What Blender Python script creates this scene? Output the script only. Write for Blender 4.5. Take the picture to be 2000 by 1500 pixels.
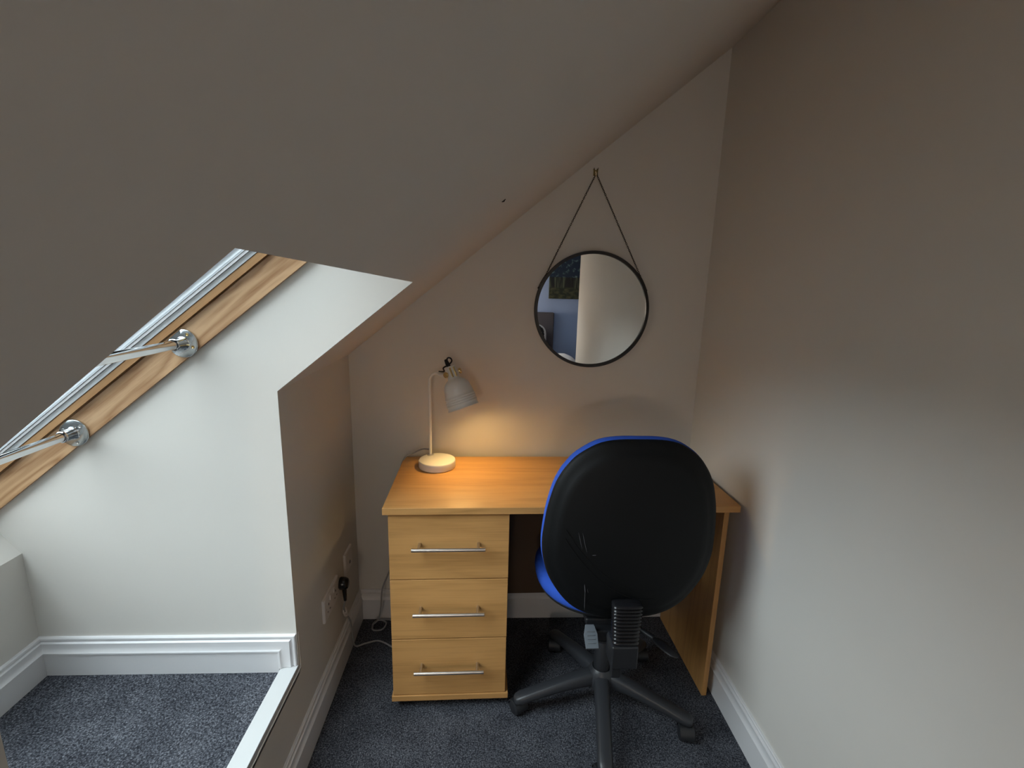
import bpy, bmesh, math, random
from mathutils import Vector, Matrix, Euler
random.seed(7)
for o in list(bpy.data.objects): bpy.data.objects.remove(o)
S = bpy.context.scene
COL = S.collection

# ------------------------------------------------------------------ camera
F = 936.6856
RC = Matrix(((0.99874214, -0.01473199, -0.0479281),
             (-0.04380841, 0.20861149, -0.97701692),
             (0.02439175, 0.97788763, 0.2077037)))
EYE = Vector((0, 0, 1.465))
cd = bpy.data.cameras.new('camera'); cam = bpy.data.objects.new('camera', cd); COL.objects.link(cam)
cd.sensor_fit = 'HORIZONTAL'; cd.sensor_width = 36.0; cd.lens = F / 2000 * 36.0
cd.clip_start = 0.02; cd.clip_end = 100
cam.matrix_world = Matrix.Translation(EYE) @ RC.to_4x4()
S.camera = cam

# ------------------------------------------------------------------ light and exposure
vs = S.view_settings
vs.view_transform = 'Standard'; vs.look = 'None'; vs.gamma = 1.0; vs.use_curve_mapping = False
vs.exposure = 0.0
SKY_STRENGTH = 6.4
w = bpy.data.worlds.new('overcast sky'); S.world = w; w.use_nodes = True
nt = w.node_tree; nt.nodes.clear()
out = nt.nodes.new('ShaderNodeOutputWorld'); bg = nt.nodes.new('ShaderNodeBackground')
tc = nt.nodes.new('ShaderNodeTexCoord'); sep = nt.nodes.new('ShaderNodeSeparateXYZ')
rmp = nt.nodes.new('ShaderNodeValToRGB')
rmp.color_ramp.elements[0].position = 0.0; rmp.color_ramp.elements[0].color = (0.12, 0.12, 0.11, 1)
rmp.color_ramp.elements[1].position = 0.5; rmp.color_ramp.elements[1].color = (0.86, 0.93, 1.0, 1)
e = rmp.color_ramp.elements.new(0.02); e.color = (0.66, 0.72, 0.78, 1)
nt.links.new(tc.outputs['Generated'], sep.inputs[0]); nt.links.new(sep.outputs['Z'], rmp.inputs[0])
nt.links.new(rmp.outputs[0], bg.inputs['Color'])
# the cloud cover is brighter behind the photographer's side of the house
mr = nt.nodes.new('ShaderNodeMapRange'); mr.inputs[1].default_value = -1.0; mr.inputs[2].default_value = 1.0
mr.inputs[3].default_value = 2.3 * SKY_STRENGTH; mr.inputs[4].default_value = 0.35 * SKY_STRENGTH
nt.links.new(sep.outputs['Y'], mr.inputs[0]); nt.links.new(mr.outputs[0], bg.inputs['Strength'])
nt.links.new(bg.outputs[0], out.inputs[0])

# room numbers (metres)
XL, XR, YB, YC, YN = -0.552, 0.850, 1.888, 1.247, 0.333
KNEE_Z = 1.176
K = 0.8083                                   # slope of the sloping ceiling
TH = math.atan(K)
NRM = Vector((-math.sin(TH), 0, math.cos(TH)))
def ceil_z(x): return KNEE_Z + K * (x - (-0.546))
YFAR = -2.2

def portal(name, centre, sx, sy, rot):
    l = bpy.data.lights.new(name, 'AREA'); l.shape = 'RECTANGLE'; l.size = sx; l.size_y = sy
    l.cycles.is_portal = True
    o = bpy.data.objects.new(name, l); COL.objects.link(o); o.location = centre; o.rotation_euler = rot
    return o
# the recess roof window and an added fill window let daylight in (light guides only)
portal('daylight_portal', (-0.93, 0.79, 1.27), 1.35, 0.92, (0, -math.atan(0.783), 0))
portal('daylight_portal', (-0.20, -1.475, 1.54), 0.52, 0.56, (0, -TH, 0))

# ------------------------------------------------------------------ node helpers
def mat(name, base=(0.5, 0.5, 0.5), rough=0.5, metal=0.0, spec=0.5):
    m = bpy.data.materials.new(name); m.use_nodes = True
    b = m.node_tree.nodes['Principled BSDF']
    b.inputs['Base Color'].default_value = (*base, 1); b.inputs['Roughness'].default_value = rough
    b.inputs['Metallic'].default_value = metal; b.inputs['Specular IOR Level'].default_value = spec
    return m
def nd(m, t): return m.node_tree.nodes.new(t)
def lk(m, a, b): m.node_tree.links.new(a, b)
def bsdf(m): return m.node_tree.nodes['Principled BSDF']
def add_noise_bump(m, scale, strength, dist=0.001, detail=4, coord='Object', mapscale=None):
    t = nd(m, 'ShaderNodeTexCoord'); n = nd(m, 'ShaderNodeTexNoise'); b = nd(m, 'ShaderNodeBump')
    n.inputs['Scale'].default_value = scale; n.inputs['Detail'].default_value = detail
    b.inputs['Strength'].default_value = strength; b.inputs['Distance'].default_value = dist
    lk(m, t.outputs[coord], n.inputs['Vector']); lk(m, n.outputs['Fac'], b.inputs['Height'])
    lk(m, b.outputs[0], bsdf(m).inputs['Normal'])
    return n, b
def add_mottle(m, c1, c2, scale, lo=0.3, hi=0.7, detail=3):
    t = nd(m, 'ShaderNodeTexCoord'); n = nd(m, 'ShaderNodeTexNoise'); r = nd(m, 'ShaderNodeValToRGB')
    n.inputs['Scale'].default_value = scale; n.inputs['Detail'].default_value = detail
    r.color_ramp.elements[0].position = lo; r.color_ramp.elements[0].color = (*c1, 1)
    r.color_ramp.elements[1].position = hi; r.color_ramp.elements[1].color = (*c2, 1)
    lk(m, t.outputs['Object'], n.inputs['Vector']); lk(m, n.outputs['Fac'], r.inputs[0])
    lk(m, r.outputs[0], bsdf(m).inputs['Base Color'])

M = {}
def wallpaint(name, c):
    m = mat(name, c, 0.75, spec=0.25)
    add_mottle(m, tuple(v * 0.985 for v in c), tuple(min(1, v * 1.015) for v in c), 3.0)
    add_noise_bump(m, 220, 0.12, 0.0006)
    return m
M['wall'] = wallpaint('wall paint', (0.67, 0.645, 0.605))
M['ceiling'] = wallpaint('ceiling paint', (0.72, 0.69, 0.655))
M['blue_wall'] = wallpaint('blue grey paint', (0.34, 0.46, 0.76))
M['trim'] = mat('white satin paint', (0.73, 0.73, 0.745), 0.35)
add_noise_bump(M['trim'], 60, 0.08, 0.0008)
M['white_plastic'] = mat('white plastic', (0.72, 0.68, 0.66), 0.35)
M['black_plastic'] = mat('black plastic', (0.018, 0.019, 0.022), 0.42)
add_noise_bump(M['black_plastic'], 900, 0.10, 0.0003)
M['base_plastic'] = mat('charcoal nylon', (0.030, 0.032, 0.037), 0.38)
add_noise_bump(M['base_plastic'], 700, 0.12, 0.0003)
M['gloss_black'] = mat('gloss black rubber', (0.010, 0.010, 0.012), 0.22)
M['grey_plastic'] = mat('grey plastic', (0.14, 0.16, 0.18), 0.45)
M['shell'] = mat('black textured shell', (0.0045, 0.005, 0.0055), 0.55, spec=0.2)
add_noise_bump(M['shell'], 800, 0.2, 0.0004)
M['scuff'] = mat('pale scuff', (0.10, 0.10, 0.11), 0.7)
M['blue'] = mat('blue fabric', (0.030, 0.095, 0.50), 0.85, spec=0.2)
add_noise_bump(M['blue'], 1200, 0.4, 0.0006)
M['steel'] = mat('brushed steel', (0.62, 0.60, 0.58), 0.28, 1.0)
M['chrome'] = mat('chrome', (0.78, 0.80, 0.82), 0.10, 1.0)
M['flange'] = mat('satin chrome', (0.62, 0.66, 0.68), 0.24, 1.0)
M['brass'] = mat('brass', (0.80, 0.58, 0.26), 0.25, 1.0)
M['dark'] = mat('dark recess', (0.02, 0.018, 0.016), 0.8)
M['frame_black'] = mat('black powder coat', (0.010, 0.010, 0.011), 0.42)
M['chain'] = mat('blackened chain', (0.05, 0.042, 0.035), 0.4, 0.7)
M['lamp'] = mat('putty enamel', (0.78, 0.76, 0.72), 0.28)
M['lamp_in'] = mat('white enamel', (0.85, 0.80, 0.72), 0.5)
M['cord'] = mat('grey flex', (0.30, 0.30, 0.31), 0.5)
M['white_cloth'] = mat('white bedding', (0.75, 0.77, 0.80), 0.9)
add_noise_bump(M['white_cloth'], 14, 0.5, 0.02)
M['headboard'] = mat('dark grey upholstery', (0.085, 0.08, 0.10), 0.85)
M['alu'] = mat('pale painted aluminium', (0.76, 0.81, 0.85), 0.35, 0.0)
M['alu_grey'] = mat('grey gasket aluminium', (0.55, 0.57, 0.59), 0.45, 0.0)
M['mirror'] = mat('mirror silvering', (0.90, 0.92, 0.91), 0.0, 1.0)
M['ledge'] = mat('rough filler', (0.72, 0.68, 0.64), 0.8)

def wood(name, c_dark, c_light, axis, across, stretch, distort, rough, rings=9.0, seed=0.0, contrast=(0.30, 0.80), fine=0.70, ringamp=0.60):
    """grain runs along the object's local `axis`"""
    m = mat(name, c_light, rough, spec=0.35)
    t = nd(m, 'ShaderNodeTexCoord'); mp = nd(m, 'ShaderNodeMapping')
    sc = [across] * 3; sc[axis] = across * stretch
    mp.inputs['Scale'].default_value = sc; mp.inputs['Location'].default_value = (seed, seed * 1.7, seed * 0.6)
    lk(m, t.outputs['Object'], mp.inputs['Vector'])
    n1 = nd(m, 'ShaderNodeTexNoise'); n1.inputs['Scale'].default_value = 1.0; n1.inputs['Detail'].default_value = 2
    n1.inputs['Distortion'].default_value = distort
    lk(m, mp.outputs[0], n1.inputs['Vector'])
    mul = nd(m, 'ShaderNodeMath'); mul.operation = 'MULTIPLY'; mul.inputs[1].default_value = rings
    sn = nd(m, 'ShaderNodeMath'); sn.operation = 'FRACT'
    lk(m, n1.outputs['Fac'], mul.inputs[0]); lk(m, mul.outputs[0], sn.inputs[0])
    n2 = nd(m, 'ShaderNodeTexNoise'); n2.inputs['Scale'].default_value = 14.0; n2.inputs['Detail'].default_value = 5
    lk(m, mp.outputs[0], n2.inputs['Vector'])
    tri = nd(m, 'ShaderNodeMath'); tri.operation = 'PINGPONG'; tri.inputs[1].default_value = 0.5
    lk(m, mul.outputs[0], tri.inputs[0])
    mx = nd(m, 'ShaderNodeMath'); mx.operation = 'MULTIPLY_ADD'; mx.inputs[1].default_value = ringamp
    lk(m, tri.outputs[0], mx.inputs[0])
    h = nd(m, 'ShaderNodeMath'); h.operation = 'MULTIPLY'; h.inputs[1].default_value = 0.35
    lk(m, n2.outputs['Fac'], h.inputs[0]); 
    mp3 = nd(m, 'ShaderNodeMapping'); sc3 = [across * 26] * 3; sc3[axis] = across * 0.55; mp3.inputs['Scale'].default_value = sc3
    lk(m, t.outputs['Object'], mp3.inputs['Vector'])
    n3 = nd(m, 'ShaderNodeTexNoise'); n3.inputs['Scale'].default_value = 1.0; n3.inputs['Detail'].default_value = 3; n3.inputs['Distortion'].default_value = 0.25
    lk(m, mp3.outputs[0], n3.inputs['Vector'])
    h3 = nd(m, 'ShaderNodeMath'); h3.operation = 'MULTIPLY_ADD'; h3.inputs[1].default_value = fine
    lk(m, n3.outputs['Fac'], h3.inputs[0]); lk(m, h.outputs[0], h3.inputs[2]); lk(m, h3.outputs[0], mx.inputs[2])
    r = nd(m, 'ShaderNodeValToRGB')
    r.color_ramp.elements[0].position = contrast[0]; r.color_ramp.elements[0].color = (*c_dark, 1)
    r.color_ramp.elements[1].position = contrast[1]; r.color_ramp.elements[1].color = (*c_light, 1)
    lk(m, mx.outputs[0], r.inputs[0]); lk(m, r.outputs[0], bsdf(m).inputs['Base Color'])
    return m
OAK_D, OAK_L = (0.40, 0.205, 0.066), (0.56, 0.30, 0.105)
M['oak_x'] = wood('oak laminate, grain across', OAK_D, OAK_L, 0, 9, 0.10, 0.35, 0.42, 5)
M['oak_z'] = wood('oak laminate, grain upright', OAK_D, OAK_L, 2, 9, 0.10, 0.35, 0.42, 5, 3.1)
M['pine'] = wood('lacquered pine', (0.25, 0.115, 0.045), (0.52, 0.33, 0.185), 0, 13, 0.10, 0.5, 0.35, 7, 1.3, (0.15, 0.85), 0.4, 1.1)
M['pine_dark'] = wood('lacquered pine strip', (0.30, 0.15, 0.06), (0.42, 0.24, 0.11), 0, 20, 0.08, 0.4, 0.4, 6, 5.0)

def carpet(name, lo, mid, hi, scale):
    m = mat(name, mid, 1.0, spec=0.05)
    t = nd(m, 'ShaderNodeTexCoord')
    n0 = nd(m, 'ShaderNodeTexNoise'); n0.inputs['Scale'].default_value = scale * 0.6; n0.inputs['Detail'].default_value = 2
    n0.inputs['Distortion'].default_value = 1.5
    lk(m, t.outputs['Object'], n0.inputs['Vector'])
    v = nd(m, 'ShaderNodeTexVoronoi'); v.inputs['Scale'].default_value = scale
    v.inputs['Randomness'].default_value = 1.0
    mixv = nd(m, 'ShaderNodeVectorMath'); mixv.operation = 'MULTIPLY_ADD'
    mixv.inputs[1].default_value = (0.006, 0.006, 0.006)
    lk(m, n0.outputs['Color'], mixv.inputs[0]); lk(m, t.outputs['Object'], mixv.inputs[2])
    lk(m, mixv.outputs[0], v.inputs['Vector'])
    n = nd(m, 'ShaderNodeTexNoise'); n.inputs['Scale'].default_value = scale * 0.9; n.inputs['Detail'].default_value = 6
    n.inputs['Roughness'].default_value = 0.75
    lk(m, t.outputs['Object'], n.inputs['Vector'])
    nb = nd(m, 'ShaderNodeTexNoise'); nb.inputs['Scale'].default_value = 9; nb.inputs['Detail'].default_value = 3
    lk(m, t.outputs['Object'], nb.inputs['Vector'])
    a = nd(m, 'ShaderNodeMath'); a.operation = 'MULTIPLY_ADD'; a.inputs[1].default_value = 0.8
    lk(m, n.outputs['Fac'], a.inputs[0])
    s2 = nd(m, 'ShaderNodeMath'); s2.operation = 'MULTIPLY'; s2.inputs[1].default_value = -0.25
    lk(m, v.outputs['Distance'], s2.inputs[0]); lk(m, s2.outputs[0], a.inputs[2])
    b2 = nd(m, 'ShaderNodeMath'); b2.operation = 'MULTIPLY_ADD'; b2.inputs[1].default_value = 0.16
    lk(m, nb.outputs['Fac'], b2.inputs[0]); lk(m, a.outputs[0], b2.inputs[2])
    r = nd(m, 'ShaderNodeValToRGB')
    r.color_ramp.elements[0].position = 0.27; r.color_ramp.elements[0].color = (*lo, 1)
    r.color_ramp.elements[1].position = 0.60; r.color_ramp.elements[1].color = (*hi, 1)
    e = r.color_ramp.elements.new(0.42); e.color = (*mid, 1)
    lk(m, b2.outputs[0], r.inputs[0]); lk(m, r.outputs[0], bsdf(m).inputs['Base Color'])
    bp = nd(m, 'ShaderNodeBump'); bp.inputs['Strength'].default_value = 0.9; bp.inputs['Distance'].default_value = 0.006
    lk(m, a.outputs[0], bp.inputs['Height']); lk(m, bp.outputs[0], bsdf(m).inputs['Normal'])
    return m
M['carpet'] = carpet('grey blue carpet', (0.030, 0.032, 0.040), (0.125, 0.132, 0.155), (0.42, 0.44, 0.48), 230)

g = bpy.data.materials.new('window glass'); g.use_nodes = True; g.node_tree.nodes.clear()
o_ = nd(g, 'ShaderNodeOutputMaterial'); mx = nd(g, 'ShaderNodeMixShader'); tr = nd(g, 'ShaderNodeBsdfTransparent')
gl = nd(g, 'ShaderNodeBsdfGlossy'); fr = nd(g, 'ShaderNodeFresnel'); fr.inputs['IOR'].default_value = 1.45
gl.inputs['Roughness'].default_value = 0.0; tr.inputs['Color'].default_value = (0.93, 0.96, 0.95, 1)
lk(g, fr.outputs[0], mx.inputs[0]); lk(g, tr.outputs[0], mx.inputs[1]); lk(g, gl.outputs[0], mx.inputs[2]); lk(g, mx.outputs[0], o_.inputs[0])
M['glass'] = g
bm_ = mat('warm lit bulb', (1, 0.8, 0.5), 0.4)
bsdf(bm_).inputs['Emission Color'].default_value = (1.0, 0.65, 0.24, 1); bsdf(bm_).inputs['Emission Strength'].default_value = 148.0
M['bulb'] = bm_

def forest_picture():
    m = mat('forest picture print', (0.02, 0.04, 0.06), 0.5)
    t = nd(m, 'ShaderNodeTexCoord'); s = nd(m, 'ShaderNodeSeparateXYZ'); lk(m, t.outputs['Generated'], s.inputs[0])
    # undergrowth, trunks, canopy stacked by height
    def noise(scale, mul, lo, hi, c1, c2, det=4):
        mp = nd(m, 'ShaderNodeMapping'); mp.inputs['Scale'].default_value = mul
        n = nd(m, 'ShaderNodeTexNoise'); n.inputs['Scale'].default_value = scale; n.inputs['Detail'].default_value = det
        r = nd(m, 'ShaderNodeValToRGB'); r.color_ramp.elements[0].position = lo; r.color_ramp.elements[1].position = hi
        r.color_ramp.elements[0].color = (*c1, 1); r.color_ramp.elements[1].color = (*c2, 1)
        lk(m, t.outputs['Generated'], mp.inputs[0]); lk(m, mp.outputs[0], n.inputs['Vector']); lk(m, n.outputs['Fac'], r.inputs[0])
        return r.outputs[0]
    ground = noise(5, (3, 1, 4), 0.42, 0.68, (0.012, 0.022, 0.016), (0.10, 0.10, 0.05))
    trunks = noise(6, (5, 1, 0.3), 0.46, 0.60, (0.008, 0.010, 0.014), (0.10, 0.12, 0.08), 2)
    canopy = noise(5, (3, 1, 3), 0.54, 0.68, (0.008, 0.024, 0.060), (0.20, 0.32, 0.32))
    def mix(a, b, z0, z1):
        mr = nd(m, 'ShaderNodeMapRange'); mr.inputs[1].default_value = z0; mr.inputs[2].default_value = z1
        lk(m, s.outputs['Z'], mr.inputs[0]); x = nd(m, 'ShaderNodeMix'); x.data_type = 'RGBA'
        lk(m, mr.outputs[0], x.inputs[0]); lk(m, a, x.inputs[6]); lk(m, b, x.inputs[7]); return x.outputs[2]
    lk(m, mix(mix(ground, trunks, 0.17, 0.21), canopy, 0.36, 0.375), bsdf(m).inputs['Base Color'])
    return m
M['picture'] = forest_picture()
def dotted():
    m = mat('black fabric with white rings', (0.01, 0.01, 0.01), 0.9)
    t = nd(m, 'ShaderNodeTexCoord'); v = nd(m, 'ShaderNodeTexVoronoi'); v.inputs['Scale'].default_value = 30; v.inputs['Randomness'].default_value = 0
    r = nd(m, 'ShaderNodeValToRGB'); r.color_ramp.interpolation = 'CONSTANT'
    r.color_ramp.elements[0].color = (0.01, 0.01, 0.012, 1); r.color_ramp.elements[1].position = 0.32; r.color_ramp.elements[1].color = (0.012, 0.012, 0.014, 1)
    r.color_ramp.elements[0].color = (0.5, 0.52, 0.56, 1)
    lk(m, t.outputs['Object'], v.inputs['Vector']); lk(m, v.outputs['Distance'], r.inputs[0]); lk(m, r.outputs[0], bsdf(m).inputs['Base Color'])
    return m
M['dotted'] = dotted()

# ------------------------------------------------------------------ mesh helpers
class MB:
    def __init__(s): s.v = []; s.f = []
    def add(s, vs_, fs):
        b = len(s.v); s.v += [tuple(p) for p in vs_]; s.f += [tuple(b + i for i in f) for f in fs]; return s
    def box(s, a, b, mtx=None):
        vs_ = [Vector((x, y, z)) for z in (a[2], b[2]) for y in (a[1], b[1]) for x in (a[0], b[0])]
        if mtx: vs_ = [mtx @ p for p in vs_]
        return s.add(vs_, [(0, 2, 3, 1), (4, 5, 7, 6), (0, 1, 5, 4), (2, 6, 7, 3), (0, 4, 6, 2), (1, 3, 7, 5)])
    def prism(s, poly, fn, a, b):
        """poly of 2d points, fn(p, t) -> 3d; extruded between t=a and t=b"""
        n = len(poly)
        vs_ = [fn(p, a) for p in poly] + [fn(p, b) for p in poly]
        fs = [tuple(range(n))[::-1], tuple(range(n, 2 * n))] + [(i, (i + 1) % n, n + (i + 1) % n, n + i) for i in range(n)]
        return s.add(vs_, fs)
    def tube(s, path, r, seg=12, caps=True, flat=1.0):
        path = [Vector(p) for p in path]; n = len(path); rs = r if isinstance(r, (list, tuple)) else [r] * n
        t0 = (path[1] - path[0]).normalized(); up = Vector((0, 0, 1)) if abs(t0.z) < 0.9 else Vector((1, 0, 0))
        side = t0.cross(up).normalized(); vs_ = []
        for i, p in enumerate(path):
            t = (path[min(i + 1, n - 1)] - path[max(i - 1, 0)]).normalized()
            side = (side - t * side.dot(t)).normalized(); u2 = side.cross(t)
            for k in range(seg):
                a = 2 * math.pi * k / seg
                vs_.append(p + side * math.cos(a) * rs[i] + u2 * math.sin(a) * rs[i] * flat)
        fs = [(i * seg + k, i * seg + (k + 1) % seg, (i + 1) * seg + (k + 1) % seg, (i + 1) * seg + k) for i in range(n - 1) for k in range(seg)]
        if caps: fs += [tuple(range(seg))[::-1], tuple((n - 1) * seg + k for k in range(seg))]
        return s.add(vs_, fs)
    def lathe(s, prof, mtx=None, seg=32, close=False):
        """prof of (r, z); r=0 ends are closed"""
        mtx = mtx or Matrix(); n = len(prof); vs_ = []
        for r, z in prof:
            for k in range(seg):
                a = 2 * math.pi * k / seg; vs_.append(mtx @ Vector((r * math.cos(a), r * math.sin(a), z)))
        rng = n if close else n - 1
        fs = [(i * seg + k, i * seg + (k + 1) % seg, ((i + 1) % n) * seg + (k + 1) % seg, ((i + 1) % n) * seg + k) for i in range(rng) for k in range(seg)]
        return s.add(vs_, fs)
    def torus(s, R_, r, mtx=None, seg=24, sub=8):
        return s.lathe([(R_ + r * math.cos(2 * math.pi * k / sub), r * math.sin(2 * math.pi * k / sub)) for k in range(sub)], mtx, seg, True)
    def build(s, name, material, parent=None, bevel=0, angle=35, smooth=True, segs=2):
        me = bpy.data.meshes.new(name); me.from_pydata(s.v, [], s.f)
        bm = bmesh.new(); bm.from_mesh(me)
        bmesh.ops.remove_doubles(bm, verts=bm.verts, dist=1e-6)
        bmesh.ops.dissolve_degenerate(bm, edges=bm.edges, dist=1e-7)
        bmesh.ops.recalc_face_normals(bm, faces=bm.faces); bm.to_mesh(me); bm.free()
        me.materials.append(material)
        if smooth:
            me.shade_smooth(); me.set_sharp_from_angle(angle=math.radians(angle))
        o = bpy.data.objects.new(name, me); COL.objects.link(o)
        if parent is not None: o.parent = parent
        if bevel:
            b = o.modifiers.new('bevel', 'BEVEL'); b.width = bevel; b.segments = segs; b.limit_method = 'ANGLE'; b.angle_limit = math.radians(40); b.harden_normals = True
        return o
def empty(name, loc=(0, 0, 0), rot=(0, 0, 0)):
    o = bpy.data.objects.new(name, None); COL.objects.link(o); o.location = loc; o.rotation_euler = rot
    o.empty_display_size = 0.1; return o
def tag(o, label=None, cat=None, group=None, kind=None):
    if label: o['label'] = label
    if cat: o['category'] = cat
    if group: o['group'] = group
    if kind: o['kind'] = kind
    return o
def struct(o, label=None): o['kind'] = 'structure'; return tag(o, label)
def MX(loc, rot=(0, 0, 0)): return Matrix.Translation(Vector(loc)) @ Euler(rot).to_matrix().to_4x4()
def axis_mtx(loc, d):
    """matrix that puts local +z on direction d"""
    return Matrix.Translation(Vector(loc)) @ Vector(d).to_track_quat('Z', 'Y').to_matrix().to_4x4()
def bez(pts, n=8):
    """Catmull-Rom through the points"""
    P = [Vector(p) for p in pts]; P = [2 * P[0] - P[1]] + P + [2 * P[-1] - P[-2]]; r = []
    for i in range(1, len(P) - 2):
        for k in range(n):
            t = k / n; a, b, c, d = P[i - 1:i + 3]
            r.append(0.5 * ((2 * b) + (c - a) * t + (2 * a - 5 * b + 4 * c - d) * t * t + (3 * b - 3 * c + d - a) * t ** 3))
    r.append(P[-2]); return r

# ------------------------------------------------------------------ room shell
xz = lambda p, t: Vector((p[0], t, p[1]))
xy = lambda p, t: Vector((p[0], p[1], t))
yz = lambda p, t: Vector((t, p[0], p[1]))
REC_Z = 0.325; REC_X = -1.272; NEAR_Y = 0.478; XJ = 2.9

struct(MB().prism([(XL - 0.09, YFAR - 0.1), (XJ + .1, YFAR - 0.1), (XJ + .1, -0.915), (XR + 0.1, -0.915), (XR + 0.1, YB + 0.1), (XL - 0.09, YB + 0.1)], xy, -0.08, 0.0).build('floor', M['carpet'], smooth=False), 'dark blue grey carpet of the room')
struct(MB().box((-1.40, YN - 0.05, REC_Z - 0.06), (-0.598, YC + 0.01, REC_Z)).build('floor_recess', M['carpet'], smooth=False), 'raised carpeted floor of the window recess')
# back wall, gable shaped
struct(MB().prism([(XL - 0.06, -0.05), (XR + 0.06, -0.05), (XR + 0.06, ceil_z(XR + 0.06) + 0.1), (XL - 0.06, ceil_z(XL - 0.06) + 0.1)], xz, YB, YB + 0.08).build('wall_back', M['wall'], smooth=False))
struct(MB().box((XR, -0.92, -0.05), (XR + 0.09, YB, 2.55)).build('wall_right', M['wall'], smooth=False))
struct(MB().box((XL - 0.08, YC + 0.010, -0.05), (XL, YB, KNEE_Z + 0.02)).build('wall_left', M['wall'], smooth=False))
struct(MB().box((XL - 0.044, NEAR_Y, -0.05), (XL, YC + 0.0099, REC_Z - 0.012)).box((XL - 0.08, YFAR, -0.05), (XL, NEAR_Y, KNEE_Z + 0.02)).build('wall_knee', M['wall'], smooth=False))
# recess cheeks
def on_slope(x, e): return (x + NRM.x * e, ceil_z(x) + NRM.z * e)
SK = math.atan(0.783); SD = Vector((math.cos(SK), 0, math.sin(SK))); SN = Vector((-math.sin(SK), 0, math.cos(SK)))
P0 = Vector((-0.445, 0, 1.506))              # a point on the lower edge of the pine frame
def sky(s, e): p = P0 + SD * s + SN * e; return (p.x, p.z)
S_LO, S_HI = -1.145, 0.165
cheek = [(REC_X - 0.11, REC_Z - 0.011), (XL, REC_Z - 0.011), (XL, ceil_z(XL)), on_slope(-0.194, 0)[0:2], sky(S_HI + 0.05, 0.16), sky(S_LO - 0.05, 0.16), (REC_X - 0.11, 0.80)]
struct(MB().prism(cheek, xz, YC, YC + 0.010).build('wall_recess_far', M['wall'], smooth=False))
cheekn = [(REC_X - 0.11, 0.20), (XL - 0.08, 0.20), (XL - 0.08, ceil_z(XL)), (XL, ceil_z(XL) + 0.002), (-0.160, ceil_z(-0.160) + 0.002), sky(S_HI + 0.05, 0.16), sky(S_LO - 0.05, 0.16), (REC_X - 0.11, 0.80)]
struct(MB().prism(cheekn, xz, YN - 0.01, YN).build('wall_recess_near', M['wall'], smooth=False))
LX, LZ = sky(S_LO, 0.0)
struct(MB().prism([(REC_X, 0.2), (REC_X, 0.705), (LX, LZ), (LX - 0.05, LZ + 0.03), (REC_X - 0.10, 0.2)], xz, YN, YC).build('wall_recess_left', M['wall'], smooth=False))
# sloping ceiling with its roof window opening and one for the added fill window
def ceiling_mesh():
    mb = MB()
    def slab(poly, top=None):
        vs_ = [Vector((x, y, ceil_z(x))) for x, y in poly]
        up = [p + NRM * 0.16 for p in vs_]; n = len(poly)
        mb.add(vs_ + up, [tuple(range(n)), tuple(range(n, 2 * n))[::-1]] + [(i, (i + 1) % n, n + (i + 1) % n, n + i) for i in range(n)])
    x0, x1 = XL - 0.02, XR + 0.05
    W = (-0.34, 0.06, -1.75, -1.20)     # opening of the added fill window
    slab([(x0, YC + 0.010), (-0.192, YC + 0.010), (x1, YC + 0.010), (x1, YB + 0.05), (-0.192, YB + 0.05), (x0, YB + 0.05)])
    slab([(-0.196, YC + 0.010), (-0.167, YN - 0.0005), (x1, YN - 0.0005), (x1, YC + 0.010)])
    slab([(x0, W[3]), (x1, W[3]), (x1, YN - 0.0005), (x0, YN - 0.0005)])
    xm = 1.03
    slab([(x0, W[2]), (W[0], W[2]), (W[0], W[3]), (x0, W[3])])
    slab([(W[1], W[2]), (xm, W[2]), (xm, W[3]), (W[1], W[3])])
    slab([(x0, YFAR - 0.05), (xm, YFAR - 0.05), (xm, W[2]), (x0, W[2])])
    return mb
struct(ceiling_mesh().build('ceiling', M['ceiling'], smooth=False))
struct(MB().box((1.02, YFAR - 0.05, ceil_z(1.03)), (XJ + 0.1, -0.86, ceil_z(1.03) + 0.1)).build('ceiling_flat', M['ceiling'], smooth=False))
struct(MB().box((XL - 0.1, YFAR - 0.09, -0.05), (XJ + 0.1, YFAR, 2.6)).build('wall_far', M['blue_wall'], smooth=False))
struct(MB().box((XR + 0.09, -0.92, -0.05), (XJ + 0.1, -0.84, 2.6)).build('wall_partition', M['wall'], smooth=False))
struct(MB().box((XJ, YFAR, -0.05), (XJ + 0.09, -0.92, 2.6)).build('wall_side', M['blue_wall'], smooth=False))

# baseboards: (out, up) profile with a moulded head
def bprof(H):
    return [(0, 0), (0.015, 0), (0.015, H - 0.050), (0.0185, H - 0.0475), (0.0185, H - 0.043), (0.014, H - 0.038), (0.0115, H - 0.030),
            (0.0125, H - 0.020), (0.0125, H - 0.016), (0.0065, H - 0.013), (0.0055, H - 0.0105), (0.0085, H - 0.0085), (0.0085, H - 0.003), (0.006, H), (0, H)]
def baseboard(name, p0, p1, nrm, z, H, m0=0, m1=0):
    p0, p1, nrm = Vector((*p0, z)), Vector((*p1, z)), Vector((*nrm, 0)); d = (p1 - p0).normalized()
    pr = bprof(H); n = len(pr)
    a = [p0 + d * (o * m0) + nrm * o + Vector((0, 0, u)) for o, u in pr]; b = [p1 - d * (o * m1) + nrm * o + Vector((0, 0, u)) for o, u in pr]
    return struct(MB().add(a + b, [tuple(range(n)), tuple(range(n, 2 * n))[::-1]] + [(i, (i + 1) % n, n + (i + 1) % n, n + i) for i in range(n)]).build(name, M['trim'], angle=25))
BH = 0.14
baseboard('baseboard_back', (XL, YB), (XR, YB), (0, -1), 0, BH, 1, 1)
baseboard('baseboard_right', (XR, -0.92), (XR, YB), (-1, 0), 0, BH, 0, 1)
baseboard('baseboard_left', (XL, YFAR), (XL, YB), (1, 0), 0, BH, 0, 1)
RH = 0.118
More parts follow.
